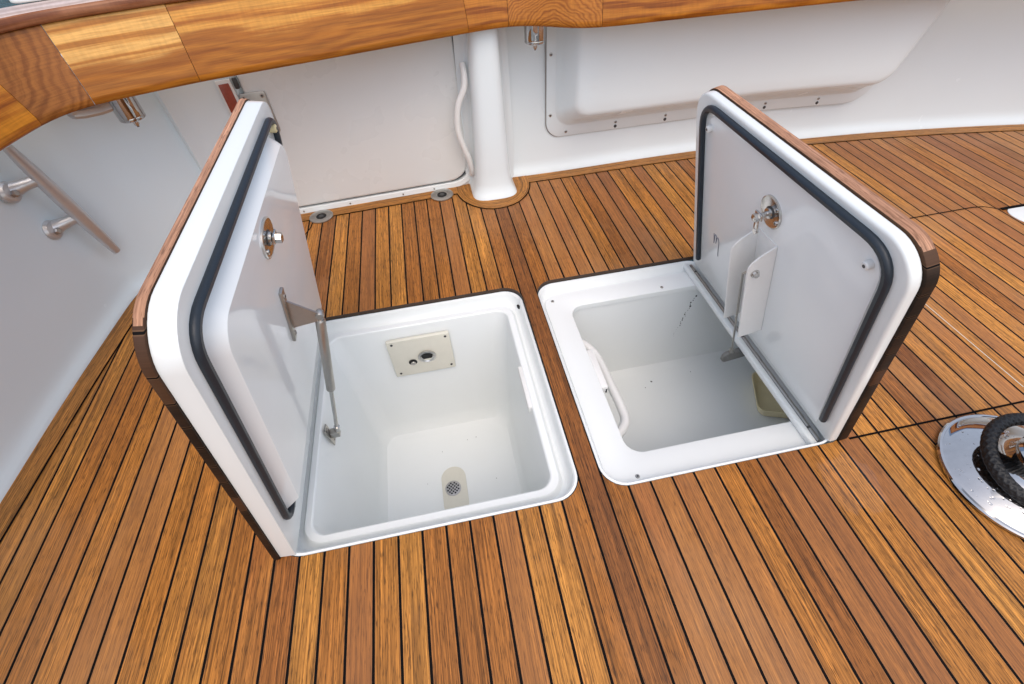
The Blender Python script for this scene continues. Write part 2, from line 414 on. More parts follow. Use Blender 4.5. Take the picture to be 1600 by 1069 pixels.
def seam_line(pts, wd=.005, z=.0012, name="caulk_seam", mat=None):
    P = [Vector((p[0], p[1], 0)) for p in pts]; bm = BM(); rows = []
    for i, p in enumerate(P):
        t = (P[min(i + 1, len(P) - 1)] - P[max(i - 1, 0)]).normalized(); nrm = Vector((-t.y, t.x, 0)) * wd / 2
        rows.append((bm.verts.new(p + nrm + Vector((0, 0, z))), bm.verts.new(p - nrm + Vector((0, 0, z)))))
    for r, q in zip(rows, rows[1:]): bm.faces.new((r[0], r[1], q[1], q[0]))
    return obj(name, bm, mat or M['caulk'], deck, smooth=False)
def offs(pts, d):
    P = [Vector((p[0], p[1])) for p in pts]; out = []
    for i, p in enumerate(P):
        t = (P[min(i + 1, len(P) - 1)] - P[max(i - 1, 0)]).normalized(); out.append(p + Vector((-t.y, t.x)) * d)
    return out
lm = [Vector((v.x, v.y)) for v in WL[:-6]]
strip("margin_board", offs(lm, -.048), offs(lm, .011), .0022, M['margin'], 0)
seam_line(offs(lm, -.0505))
sternl = [(-.10, 1.650), (.05, 1.659), (.25, 1.671), (.45, 1.683), (.565, 1.689)]
strip("margin_board", offs(sternl, -.058), offs(sternl, .008), .0022, M['margin'], 0)
seam_line(offs([(-.10, 1.650), (.05, 1.659), (.25, 1.671), (.45, 1.683), (.52, 1.686)], -.0605))
sw = [Vector((v.x, v.y)) for v in W_STERN]
strip("margin_board", offs(sw[1:], -.050), offs(sw[1:], .011), .0022, M['margin'], 0)
seam_line(offs(sw[1:], -.0525), .004)
# teak collar round the pillar foot
PC = (.645, 1.655)
def ufoot(rx, ry, yb, n=18):
    return [(PC[0] - rx, yb)] + [(PC[0] - rx * cos(pi * i / n), PC[1] - ry * sin(pi * i / n)) for i in range(n + 1)] + [(PC[0] + rx, yb)]
strip("pillar_collar", ufoot(.142, .170, 1.69), ufoot(.080, .108, 1.69), .0030, M['margin'], 0)
seam_line(ufoot(.1445, .1725, 1.66), .0045, .0018)
# wide king plank between the hatches
bm = BM()
vq = [bm.verts.new((x, y, .0014)) for x, y in ((13 * PITCH + .0035, -1.2), (14 * PITCH - .0025, -1.2), (14 * PITCH - .0025, 1.487), (13 * PITCH + .0035, 1.487))]
bm.faces.new(vq)
obj("king_plank", bm, M['king'], deck, smooth=False, uv=xyuv)
seam_line([(1.226, .376), (4.1, .376)], .0045)
seam_line([(1.70, 1.056), (2.19, 1.062), (2.225, 1.056), (2.262, 1.03)], .0045)
seam_line([(-.045, 1.60), (-.035, 1.575), (-.04, 1.54), (-.06, 1.49)], .004)
seam_line([(1.694, .72), (1.695, .58), (1.697, .41)], .0022, .0014, "seam_glint", M['cream'])  # bright reflection along plank edges, drawn as a pale strip

M['panel'] = teak("teak_panel", gain=1.14, rough=.42)
bm = BM(); po = rrect(1.2265, 2.268, .379, 1.0535, (.05, .002, .002, .05), 8)
bm.faces.new([bm.verts.new((x, y, .0008)) for x, y in po])
obj("deck_panel", bm, M['panel'], deck, smooth=False, uv=xyuv)

# ------------------------------------------------------------------ hatches
def lidframe(side):
    t = R(10) if side == 'L' else R(13.5)
    if side == 'L': O, eu, ew = Vector((0, 0, 0)), Vector((sin(t), 0, cos(t))), Vector((cos(t), 0, -sin(t)))
    else: O, eu, ew = Vector((1.2195, 0, 0)), Vector((-sin(t), 0, cos(t))), Vector((-cos(t), 0, -sin(t)))
    return (lambda u, v, w_: O + eu * u + ew * w_ + Vector((0, v, 0))), eu, ew

def bin_mesh(H, r, loops, lipfar=-.013):
    """loops: list of (inset x0, x1, y0, y1, radius, z)"""
    bm = BM(); rows = []
    for k, (a, b, c, d, rad, z) in enumerate(loops):
        o = rrect(H[0] + a, H[1] - b, H[2] + c, H[3] - d, rad, 8)
        row = []
        for x, y in o:
            zz = z
            if z > -.006:
                s = min(1, max(0, (y - (H[3] - .075)) / .03)); zz = z + (lipfar - z - .001 * k) * s
            row.append(Vector((x, y, zz)))
        rows.append(row)
    loft(bm, rows, cap0=False, cap1=True)
    return bm

# ---- left: insulated locker with a gutter rim
LB = (0, .374)
hatchL = root("deck_hatch", "open deck hatch with gas strut and drained white locker, beside the left wall", "hatch", (.31, .374, 0), "open hatches in the teak deck")
bm = bin_mesh(HL, 0, [(.0015, .0015, .0015, .0015, .055, -.0015), (.006, .006, .006, .006, .052, -.0005), (.009, .009, .009, .009, .05, -.004), (.011, .012, .010, .012, .049, -.035), (.014, .016, .013, .016, .047, -.046),
    (.020, .021, .019, .021, .046, -.050), (.028, .028, .026, .030, .045, -.049), (.033, .032, .030, .036, .045, -.044), (.0345, .0335, .0315, .0375, .045, -.038), (.037, .036, .034, .040, .044, -.0355),
    (.049, .050, .047, .053, .036, -.0355), (.052, .053, .050, .056, .034, -.038), (.0535, .0545, .0515, .0575, .034, -.046),
    (.058, .060, .058, .066, .04, -.12), (.072, .072, .072, .088, .05, -.36), (.080, .078, .080, .098, .055, -.455), (.088, .084, .088, .106, .055, -.490), (.100, .096, .102, .118, .05, -.506), (.118, .112, .122, .136, .045, -.511)])
locL = obj("locker", bm, M['gelin'], hatchL)
# drain in the floor
bm = BM()
fl = lambda a, b, w_: Vector((a, b, w_))
pd = rrect(.277, .358, .60, .772, .040, 8)
slab(bm, pd, fl, -.5105, -.5092, .0008)
obj("drain_recess", bm, M['stain'], locL)
bm = BM()
lathe(bm, [(.026, -.5094), (.026, -.5076), (.022, -.5070)], (.3125, .695, 0), n=28)
for i in range(-3, 4):
    for j in range(-3, 4):
        if (i + j) % 2 == 0 and i * i + j * j < 11:
            lathe(bm, [(.0031, -.5074), (.0031, -.5064)], (.3125 + i * .0058, .695 + j * .0058, 0), n=8, mat=1)
obj("drain_grate", bm, [M['dullsteel'], M['black']], locL)
# fitting plate on the far wall
def fp(a, b, w_):   # a along x, b up, w towards camera ; wall drafts slightly
    return Vector((a, .9895 + b * .072 - w_, b))
bm = BM(); slab(bm, rrect(.203, .392, -.222, -.072, .004, 3), fp, -.002, .009, .002)
pl = obj("fitting_plate", bm, M['cream'], locL)
bm = BM()
nrm = Vector((0, -1, -.072)).normalized()
lathe(bm, [(.028, 0), (.028, .004), (.022, .0055), (.019, .003), (.0165, .001)], fp(.312, -.152, .009), nrm, 32)
lathe(bm, [(.0165, .0011), (.0160, .0016)], fp(.312, -.152, .009), nrm, 24, 1)
obj("hose_fitting", bm, [M['steel'], M['black']], pl)
bm = BM()
lathe(bm, [(.013, 0), (.013, .0014)], fp(.2655, -.167, .009), nrm, 24, 1)
lathe(bm, [(.008, .0014), (.007, .003)], fp(.2655, -.172, .009), nrm, 18, 0)
obj("small_fitting", bm, [M['dullsteel'], M['black']], pl)
bm = BM()
for a, b in ((.218, -.084), (.379, -.084), (.219, -.208), (.380, -.206)):
    bm = BM(); screw(bm, fp(a, b, .009), nrm, .004); obj("screw", bm, [M['dark'], M['black']], pl)
# latch keeper on the right rim
bm = BM(); box(bm, (.570, .705, -.050), (.014, .135, .026), bev=.003); box(bm, (.574, .642, -.070), (.003, .006, .020), bev=.001, mat=1)
obj("latch_keeper", bm, [M['whiteplastic'], M['dark']], locL)
# overflow hole
bm = BM(); lathe(bm, [(.0075, 0), (.0075, .0015)], (.6115, .992, -.031), (-.9, -.5, .1), 16)
obj("overflow_hole", bm, M['black'], locL)
bm = BM(); rs = random.Random(3)
for _ in range(9):
    x, y = rs.uniform(.14, .52), rs.uniform(.50, .92); s = rs.uniform(.0006, .0016)
    box(bm, (x, y, -.5105), (s * 2, s * 1.4, s), Matrix.Rotation(rs.uniform(0, 3), 3, 'Z'), .0003)
tag(obj("grit", bm, M['dark'], locL), kind='stuff')

FL, euL, ewL = lidframe('L')
VC0, VC1 = .375, 1.040
lidL_w = (.0, .0115, .040)
def lid(parent, F, U, wt, T, rad, eu, ew, bevel=.0016, seg=2):
    # white moulded tray, the lid's own body
    bm = BM(); slab(bm, rrect(.001, U - .002, VC0 + .003, VC1 - .003, (rad, .012, .012, rad), 10), F, wt + .0002, T, bevel, seg=seg)
    # outline is (u,v): radii order a1b1, a0b1, a0b0, a1b0
    body = obj("lid", bm, M['gel'], parent)
    o = rrect(0, U, VC0, VC1, (rad, .010, .010, rad), 12)
    bm = BM(); slab(bm, o, F, 0, wt, .0015, seg=2)
    bmesh.ops.recalc_face_normals(bm, faces=bm.faces); bm.normal_update()
    L = bm.loops.layers.uv.new("UVMap")
    inv = lambda co: ((co - F(0, 0, 0)).dot(eu), co.y)
    for f in bm.faces:
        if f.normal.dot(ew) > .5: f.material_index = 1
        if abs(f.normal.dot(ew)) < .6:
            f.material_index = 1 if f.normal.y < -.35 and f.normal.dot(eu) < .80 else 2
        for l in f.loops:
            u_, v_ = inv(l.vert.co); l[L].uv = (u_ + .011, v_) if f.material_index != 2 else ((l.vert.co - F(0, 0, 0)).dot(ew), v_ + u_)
    tk = obj("teak_facing", bm, [M['lidteak'], M['lidend'], M['lidedge_lit']], body)
    return body
def gasket(F, path, body, wbase, ew, rad=.0068):
    bm = BM(); P = [F(u, v, wbase + rad * .62) for u, v in path]
    tube(bm, P, lambda i, n, th, L: rad * (1 if abs(cos(th)) < .999 else .9), 14, flat=ew)
    return obj("gasket", bm, M['rubber'], body)
def roundpath(pts, r, n=8):
    P = [Vector(p) for p in pts]; out = [P[0]]
    for a, b, c in zip(P, P[1:], P[2:]):
        d1 = (a - b).normalized(); d2 = (c - b).normalized(); s, e = b + d1 * r, b + d2 * r
        for i in range(n + 1):
            t = i / n; out.append((1 - t) ** 2 * s + 2 * t * (1 - t) * b + t * t * e)
    out.append(P[-1]); 
    fin = [out[0]]
    for p in out[1:]:
        d = (p - fin[-1]).length; m = max(1, int(d / .03))
        for k in range(1, m + 1): fin.append(fin[-1].lerp(p, 1 / (m - k + 1)))
    return fin
lidL = lid(hatchL, FL, .632, .0115, .040, .068, euL, ewL)
gasket(FL, roundpath([(.10, .434), (.092, .405), (.599, .4065), (.599, 1.006), (.10, 1.006), (.075, .99)], .05), lidL, .040, ewL)
# raised moulded panel with bevelled sides
bm = BM()
sec = [(0, .0398, .050), (.0005, .0405, .050), (.0130, .0612, .042), (.0140, .0621, .041), (.0152, .0622, .040)]
loops = []
for ins, ww, rr in sec:
    loops.append([FL(a, b, ww) for a, b in rrect(.112 + ins, .582 - ins, .424 + ins, .985 - ins, (rr, .004, .004, rr), 6)])
loft(bm, loops, cap0=False, cap1=True)
panL = obj("raised_panel", bm, M['gelgloss'], lidL, angle=28)
def latch(F, u, v, wbase, ew, eu, body, ru=.040, rv=.036, reach=.016, tongue=0):
    bm = BM(); n = 32
    for_ = []
    prof = [(1.0, 0), (1.0, .003), (.93, .0042), (.9, .0035), (.05, .0034)]
    loft(bm, [[F(u + ru * s * cos(2 * pi * k / n), v + rv * s * sin(2 * pi * k / n), wbase + z) for k in range(n)] for s, z in prof], False, True)
    obj("latch_plate", bm, M['steel'], body)
    bm = BM(); c = F(u, v, wbase)
    lathe(bm, [(.011, .003), (.011, .009), (.0055, .010), (.0055, reach)], c, ew, 18)
    lathe(bm, [(.0135, .0032), (.0135, .0042)], c, ew, 20, 1)
    lathe(bm, [(.0090, reach - .002), (.0090, reach + .007), (.006, reach + .0085)], c, ew, 6)
    rot = Matrix((ew, (0, 1, 0), eu)).transposed()
    box(bm, F(u + .002, v, wbase + reach - .0035), (.004, .024, .016), rot, .002)
    if tongue: box(bm, F(u - .021, v + .002, wbase + reach - .002), (.004, .014, .036), rot, .002); lathe(bm, [(.0065, -.003), (.0065, .003)], F(u - .037, v + .002, wbase + reach - .002), ew, 12)
    for du, dv in ((.018, -.02), (-.022, .018), (-.012, -.022)): screw(bm, F(u + du, v + dv, wbase + .0034), ew, .0045)
    return obj("latch_bolt", bm, [M['steel'], M['dark']], body)
latch(FL, .5235, .698, .062, ewL, euL, lidL, .031, .040)
def bumper(F, u, v, wb, ew, body, mat, r=.011, h=.018):
    bm = BM(); lathe(bm, [(r, 0), (r * .95, h), (r * .7, h + .002)], F(u, v, wb), ew, 18)
    lathe(bm, [(.003, h + .0015), (.003, h + .0025)], F(u, v, wb), ew, 10, 1)
    return obj("bumper", bm, [mat, M['dark']], body)
bumper(FL, .580, .984, .040, ewL, lidL, M['yellowbump'], .0085, .010)
bumper(FL, .577, .428, .040, ewL, lidL, M['yellowbump'], .0065, .003)
# strut bracket and gas strut
rotL = Matrix((ewL, (0, 1, 0), euL)).transposed()
bm = BM(); box(bm, FL(.368, .679, .065), (.006, .020, .120), rotL, .002)
for du in (-.046, .046): screw(bm, FL(.368 + du, .679, .068), ewL, .005)
piv = Vector((.178, .685, .335))
gus = [FL(.402, .681, .067), FL(.335, .681, .067), piv + Vector((-.004, -.002, -.012)), piv + Vector((.006, -.002, .002)), piv + Vector((-.003, -.002, .010))]
a = [bm.verts.new(p + Vector((0, -.002, 0))) for p in gus]; b = [bm.verts.new(p + Vector((0, .002, 0))) for p in gus]
bm.faces.new(a); bm.faces.new(b[::-1])
for i in range(5): bm.faces.new((a[i], b[i], b[(i + 1) % 5], a[(i + 1) % 5]))
lathe(bm, [(.007, -.006), (.0085, -.002), (.0085, .006), (.005, .012)], piv, (0, 1, .15), 14)
obj("strut_bracket", bm, [M['dullsteel'], M['dark']], lidL)
end = Vector((.086, .692, -.048)); ax = (end - piv)
strut = BM(); p1 = piv + ax * .04; p2 = piv + ax * .585
tube(strut, [piv, p1], .0055, 10); tube(strut, [p1 - ax * .01, p1, p2, p2 + ax * .008], lambda i, n, th, L: (.007, .0098, .0098, .008)[i], 16)
st = obj("gas_strut", strut, M['dullsteel'], hatchL)
bm = BM(); tube(bm, [p2, end], .0048, 10); lathe(bm, [(.0075, -.008), (.0075, .008)], end, ax, 10)
obj("strut_rod", bm, M['steel'], st)
bm = BM(); box(bm, (.0625, .690, -.068), (.004, .026, .066), Matrix.Rotation(R(-3), 3, 'Y'), .002); box(bm, (.076, .692, -.066), (.022, .018, .020), bev=.002)
for dz in (-.024, .024): screw(bm, (.0645, .690, -.068 + dz), (1, 0, 0), .0045)
obj("strut_mount", bm, [M['dullsteel'], M['dark']], locL)

# ---- right: plain locker with a wide flange
hatchR = root("deck_hatch", "open deck hatch with a white bracket on its lid, beside the chrome pedestal", "hatch", (.94, .376, 0), "open hatches in the teak deck")
HRb = HR
bm = bin_mesh(HR, 0, [(.0015, .0015, .0015, .0015, .055, -.0015), (.006, .003, .006, .006, .052, -.0005), (.009, .005, .008, .009, .05, -.004), (.010, .007, .008, .018, .05, -.036), (.0105, .008, .0085, .022, .05, -.040), (.0155, .010, .0125, .030, .05, -.0395),
     (.0165, .011, .0135, .0315, .05, -.035), (.018, .012, .015, .033, .049, -.0335),
     (.083, .024, .081, .092, .042, -.0335), (.086, .025, .084, .095, .040, -.0355), (.0865, .0255, .0845, .0955, .040, -.050)])
# the tank below is wider than its mouth
def tank(bm):
    rows = []
    for a0, a1, b0, b1, rr, z in ((.7585, 1.1885, .4605, .9565, .04, -.050), (.735, 1.660, .445, .962, .03, -.054), (.738, 1.660, .447, .960, .04, -.10), (.75, 1.650, .46, .952, .05, -.33), (.765, 1.640, .475, .942, .05, -.375), (.79, 1.620, .50, .925, .045, -.388), (.83, 1.590, .53, .90, .04, -.392)):
        rows.append([Vector((x, y, z)) for x, y in rrect(a0, a1, b0, b1, rr, 8)])
    loft(bm, rows, cap0=False, cap1=True)
bm.faces.ensure_lookup_table()
cap = max(bm.faces, key=lambda f: len(f.verts)); bm.faces.remove(cap)
tank(bm)
bmesh.ops.remove_doubles(bm, verts=bm.verts, dist=.0007)
locR = obj("locker", bm, M['gelin'], hatchR)
bm = BM()
for a, b in ((.716, .992), (1.055, .972), (.757, .406)):
    bm = BM(); screw(bm, (a, b, -.0332), (0, 0, 1), .005); obj("screw", bm, [M['dullsteel'], M['dark']], locR)
bm = BM(); box(bm, (.7665, .718, -.045), (.018, .130, .022), bev=.003); box(bm, (.772, .654, -.052), (.004, .004, .016), bev=.001, mat=1)
obj("latch_keeper", bm, [M['whiteplastic'], M['dark']], locR)
bm = BM(); tube(bm, catmull([(.750, .885, -.10), (.785, .862, -.11), (.808, .815, -.12), (.812, .72, -.12), (.815, .63, -.12), (.805, .585, -.115), (.765, .545, -.10), (.745, .54, -.10)], 6), .0125, 14)
obj("grab_rail", bm, M['whiteplastic'], locR)
bm = BM()
box(bm, (1.1615, .715, -.0245), (.016, .655, .017), bev=.004)
obj("hinge_bar", bm, M['gel'], locR)
bm = BM()
tube(bm, [(1.1765, .395, -.022), (1.1765, 1.035, -.022)], .0045, 10)
for i in range(11): lathe(bm, [(.0052, 0), (.0052, .028)], (1.1765, .40 + i * .058, -.022), (0, 1, 0), 10)
for y in (.43, .72, 1.0): lathe(bm, [(.004, .004), (.003, .0055)], (1.1765, y, -.022), (-.4, 0, 1), 10, 1)
obj("hinge", bm, [M['dullsteel'], M['dark']], locR)
bm = BM(); rs = random.Random(5)
for x, y, s in ((.936, .602, .003), (.902, .60, .0016), (1.03, .86, .003), (1.0, .84, .0016), (1.05, .552, .002), (1.053, .56, .0024), (1.047, .565, .0018), (1.18, .87, .0015), (1.16, .90, .002)):
    box(bm, (x + .02, y + .02, -.3915), (s * 2, s * 1.2, s), Matrix.Rotation(rs.uniform(0, 3), 3, 'Z'), .0004)
for i in range(22):
    t = i / 21; s = rs.uniform(.0007, .0022) * (1.3 - t)
    zz = -.085 - .17 * t
    box(bm, (1.172 - .040 * t + rs.uniform(-.004, .004), .9615 + (.052 * (zz + .05)) * .9, zz), (s * 2, s, s * 2.6), None, .0004)
tag(obj("grit", bm, M['dark'], locR), kind='stuff')

FR, euR, ewR = lidframe('R')
lidR = lid(hatchR, FR, .548, .019, .040, .066, euR, ewR, .0055, 4)
gasket(FR, roundpath([(.062, .409), (.527, .409), (.527, .992), (.052, .992)], .062), lidR, .040, ewR, .0074)
bm = BM(); slab(bm, rrect(.02, .512, .424, .977, (.05, .004, .004, .05), 8), FR, .0398, .0412, .0008)
obj("inner_panel", bm, M['gelgloss'], lidR)
latch(FR, .4155, .699, .0412, ewR, euR, lidR, .036, .034, .030, 1)
bumper(FR, .478, .957, .0412, ewR, lidR, M['whiteplastic'], .008, .009); bumper(FR, .484, .448, .0412, ewR, lidR, M['whiteplastic'], .008, .009)
# box bracket: back plate and two cheeks with a rounded shoulder
bm = BM()
def cheek(v, bm):
    pr = [(.084, .042), (.084, .100), (.309, .100), (.320, .0975), (.330, .090), (.339, .077), (.346, .062), (.354, .042)]
    a = [bm.verts.new(FR(u, v - .0018, w_)) for u, w_ in pr]; b = [bm.verts.new(FR(u, v + .0018, w_)) for u, w_ in pr]
    bm.faces.new(a); bm.faces.new(b[::-1])
    for i in range(len(pr)): bm.faces.new((a[i], b[i], b[(i + 1) % len(pr)], a[(i + 1) % len(pr)]))
cheek(.6625, bm); cheek(.7315, bm)
slab(bm, rrect(.084, .354, .664, .730, .001, 1), FR, .0405, .0435, .0006)
br = obj("box_bracket", bm, M['whiteplastic'], lidR)
bm = BM(); lathe(bm, [(.0095, 0), (.0095, .003), (.007, .0035)], FR(.298, .6605, .083), (0, -1, 0), 16); lathe(bm, [(.006, .003), (.006, .010)], FR(.298, .6605, .083), (0, -1, 0), 6)
obj("bracket_bolt", bm, [M['steel']], br)
bm = BM(); tube(bm, [FR(.298, .672, .094), FR(.29, .678, .099), Vector((1.133, .692, -.032))], .0026, 8)
lathe(bm, [(.006, -.006), (.006, .006)], (1.133, .692, -.034), (0, .3, 1), 10)
obj("stay_rod", bm, M['dullsteel'], br)
bm = BM(); slab(bm, rrect(1.112, 1.215, -.076, -.040, (.004, .016, .012, .004), 5), lambda a, b, w_: Vector((a, .692 + w_ + .1 * (a - 1.112), b)), -.006, .006, .003)
obj("stay_foot", bm, M['greymetal'], locR)
# hand-drawn mark on the lid
bm = BM(); mp = [(.212, .915), (.196, .914), (.180, .913), (.208, .910), (.213, .905), (.206, .902), (.186, .903), (.206, .899), (.211, .893), (.200, .888), (.180, .889), (.160, .889), (.152, .888)]
tube(bm, [FR(u - .008, v + .0, .0416) for u, v in catmull([(a, b, 0) for a, b in mp], 4) for u, v in [(u, v)]] if False else [FR(q.x - .008, q.y, .0416) for q in catmull([(a, b, 0) for a, b in mp], 4)], .0008, 6)
obj("handwritten_mark", bm, M['ink'], lidR)

# yellow tray lying in the right locker
tr = BM()
def tray_loop(s, z, dx=0):
    out = []
    for x, y in rrect(-.120 * s, .120 * s, -.082 * s, .082 * s, (.03, .03, .024, .024), 6):
        ang = R(-22); X = x * cos(ang) - y * sin(ang); Y = x * sin(ang) + y * cos(ang)
        lift = .012 * max(0, x / .105)
        out.append(Vector((1.452 + X, .698 + Y + dx, -.3915 + z + lift)))
    return out
loft(tr, [tray_loop(.80, .001), tray_loop(.86, .004), tray_loop(.97, .038), tray_loop(1.0, .044), tray_loop(1.0, .047), tray_loop(.965, .046), tray_loop(.95, .040), tray_loop(.83, .010), tray_loop(.77, .006)])
tray = obj("plastic_tray", tr, M['tray'])
tag(tray, "shallow yellow plastic tray lying on the floor of the right locker", "tray")

# ------------------------------------------------------------------ cockpit walls
def wall_mesh(path, prof, thick=.03):
    """path = deck line (outward on the left hand), prof = (outward, z) from the deck up"""
    P = [Vector((p[0], p[1])) for p in path]; bm = BM(); rows = []
    full = list(prof) + [(prof[-1][0] + thick, prof[-1][1]), (prof[-1][0] + thick, -.05), (0, -.05)]
    for i, p in enumerate(P):
        a = P[max(i - 1, 0)]; b = P[min(i + 1, len(P) - 1)]
        t1 = (p - a); t2 = (b - p); t1 = t1.normalized() if t1.length > 1e-6 else t2.normalized(); t2 = t2.normalized() if t2.length > 1e-6 else t1
        n = Vector((-(t1.y + t2.y), t1.x + t2.x)).normalized(); c = max(.5, n.dot(Vector((-t1.y, t1.x))))
        rows.append([Vector((p.x + n.x * d / c, p.y + n.y * d / c, z)) for d, z in full])
    loft(bm, rows, closed=True)
    return bm
PROF = [(0, 0), (0, .004), (.003, .012), (.009, .022), (.0145, .036), (.017, .055), (.0185, .10), (.028, .30), (.042, .60)]
fill = lambda a, b, n=5: [Vector(a[:2]).lerp(Vector(b[:2]), k / n) for k in range(n + 1)]
def cham(pts, r=.02):
    return [q for q in roundpath([Vector((p[0], p[1])) for p in pts], r, 5)]
bm = wall_mesh([Vector((v.x, v.y)) for v in WL[:-1]] + fill(W_DIAG[0], (-.285, 1.594))[1:], PROF)
lw = obj("side_wall", bm, M['gelcool'], angle=60)
tag(lw, "white moulded side wall curving round the left corner, a steel cleat bolted to it", "wall")
bm = wall_mesh(cham([(-.300, 1.585), (-.27, 1.613), (-.112, 1.651), (-.100, 1.672)], .012), [(0, 0), (0, .3), (.003, .60)])
dp_ = obj("door_post", bm, M['gelwall'], angle=60)
tag(dp_, "white door post between the side wall and the transom door, red plate on it", "post")
bm = wall_mesh([Vector((v.x, v.y)) for v in W_STERN], PROF)
sw_ = obj("stern_wall", bm, M['gelwall'], angle=60)
tag(sw_, "long white stern wall right of the pillar, carrying the moulded locker", "wall")
# red plate on the post
rp = root("warning_plate", "small red plate in a pale frame on the post above the left lid", "plate", (-.135, 1.63, .38))
def pf(a, b, w_): return Vector((-.145 + a * .97, 1.640 + a * .235 - w_, b))
bm = BM(); slab(bm, rrect(-.012, .030, .372, .470, .002, 2), pf, .0, .006, .001)
obj("plate_frame", bm, M['whiteplastic'], rp)
bm = BM(); slab(bm, rrect(-.006, .023, .380, .460, .002, 2), pf, .006, .0085, .001)
obj("red_panel", bm, M['red'], rp)
# transom door
td = root("transom_door", "broad flat off-white transom door between the corner post and the pillar", "door", (.23, 1.68, 0))
def df(a, b, w_): return Vector((a, 1.6515 + (a + .1) * .057 - w_ + .02 * b, b))
bm = BM(); slab(bm, rrect(-.098, .5625, .0275, .62, (.01, .01, .012, .075), 8), df, -.03, .010, .010, seg=4)
obj("door_panel", bm, M['door'], td)
bm = BM(); slab(bm, rrect(-.099, .569, .0195, .63, (.01, .01, .012, .080), 8), df, -.03, -.008, .001)
obj("door_seal", bm, M['rubber'], td)
# sill and jamb moulding round the door
bm = BM(); pts = [(-.10, .009), (.45, .009)] + [(.50 + .085 * sin(t * pi / 14), .095 - .086 * cos(t * pi / 14)) for t in range(8)] + [(.585, .60)]
prof_rows = []
for i, (a, b) in enumerate(pts):
    p = Vector((a, b)); q = Vector(pts[min(i + 1, len(pts) - 1)]) - Vector(pts[max(i - 1, 0)]); q.normalize(); n = Vector((q.y, -q.x))
    prof_rows.append([df(a + n.x * s, b + n.y * s, h) for s, h in ((-.012, -.03), (-.012, .004), (-.009, .008), (.008, .010), (.013, .006), (.022, .004), (.022, -.03))])
loft(bm, prof_rows)
for a in (-.07, .10, .30, .42): screw(bm, df(a, .010, .0095), (0, -1, 0), .0035, 1)
for b in (.20, .30, .45): screw(bm, df(.586, b, .0095), (0, -1, 0), .0035, 1)
obj("door_sill", bm, [M['gel'], M['dullsteel'], M['dark']], td)
bm = BM(); slab(bm, rrect(-.112, -.035, .30, .425, .008, 4), df, .010, .016, .002)
box(bm, df(-.058, .285, .016), (.02, .012, .030), bev=.003)
for a, b in ((-.1, .413), (-.047, .413), (-.047, .31)): screw(bm, df(a, b, .016), (0, -1, 0), .006)
box(bm, df(-.135, .36, .012), (.012, .012, .16), bev=.002, mat=1)
box(bm, df(-.105, .455, .014), (.012, .014, .03), bev=.003, mat=1)
obj("door_latch", bm, [M['dullsteel'], M['dark']], td)
# pillar
bm = BM(); rows = []
for z, hw, fr_, fil in ((-.01, .086, .115, .012), (.004, .084, .112, .012), (.015, .078, .104, .016), (.03, .071, .096, .022), (.05, .067, .091, .028), (.10, .063, .087, .034), (.30, .055, .080, .036), (.62, .044, .070, .038)):
    row = []; wallY = 1.70
    for k in range(6): t = k / 5 * pi / 2; row.append((-hw - fil + fil * sin(t) * 1.0, wallY - .012 - fil * (1 - cos(t))))
    y0 = wallY - .012 - fil; yc = 1.655 - fr_ + .055
    for k in range(15):
        t = pi * k / 14; ce = abs(cos(t)) ** .62 * (1 if cos(t) > 0 else -1); row.append((-hw * ce, max(0, 0) + yc - .055 * abs(sin(t)) ** .75 if True else 0))
    for k in range(6): t = (5 - k) / 5 * pi / 2; row.append((hw + fil - fil * sin(t), wallY - .012 - fil * (1 - cos(t))))
    row += [(hw + fil, wallY + .02), (-hw - fil, wallY + .02)]
    rows.append([Vector((.644 + .012 * z + x, y, z)) for x, y in row])
loft(bm, rows)
pil = obj("support_pillar", bm, M['gelwall'], angle=70)
tag(pil, "white rounded pillar under the rail with a flared foot in a teak collar", "pillar")
# hose beside the door
bm = BM(); tube(bm, catmull([(.582, 1.665, .43), (.583, 1.645, .40), (.576, 1.636, .365), (.552, 1.634, .32), (.541, 1.634, .27), (.540, 1.634, .225), (.552, 1.636, .17), (.566, 1.640, .12), (.572, 1.650, .075), (.572, 1.668, .05)], 6), .0105, 14)
tag(obj("hose", bm, M['whiteplastic']), "bent white hose beside the pillar, at the right edge of the door", "hose")
# deck drains
for i, (x, y, lab) in enumerate(((-.006, 1.604, "round steel deck drain nearest the left lid"), (.445, 1.632, "round steel deck drain close to the pillar collar"))):
    r_ = root("deck_drain", lab, "drain", (x, y, .002), "steel drains along the door sill")
    bm = BM(); lathe(bm, [(.043, .001), (.043, .0042), (.039, .0058), (.023, .0050), (.0185, .0040)], (x, y, 0), n=36, cap0=False, cap1=True)
    obj("drain_plate", bm, M['dullsteel'], r_)
    bm = BM(); lathe(bm, [(.0185, .0042), (.0180, .0050)], (x, y, 0), n=24); lathe(bm, [(.009, .0050), (.008, .0055)], (x, y, 0), n=16, mat=1)
    obj("drain_hole", bm, [M['black'], M['dark']], r_)

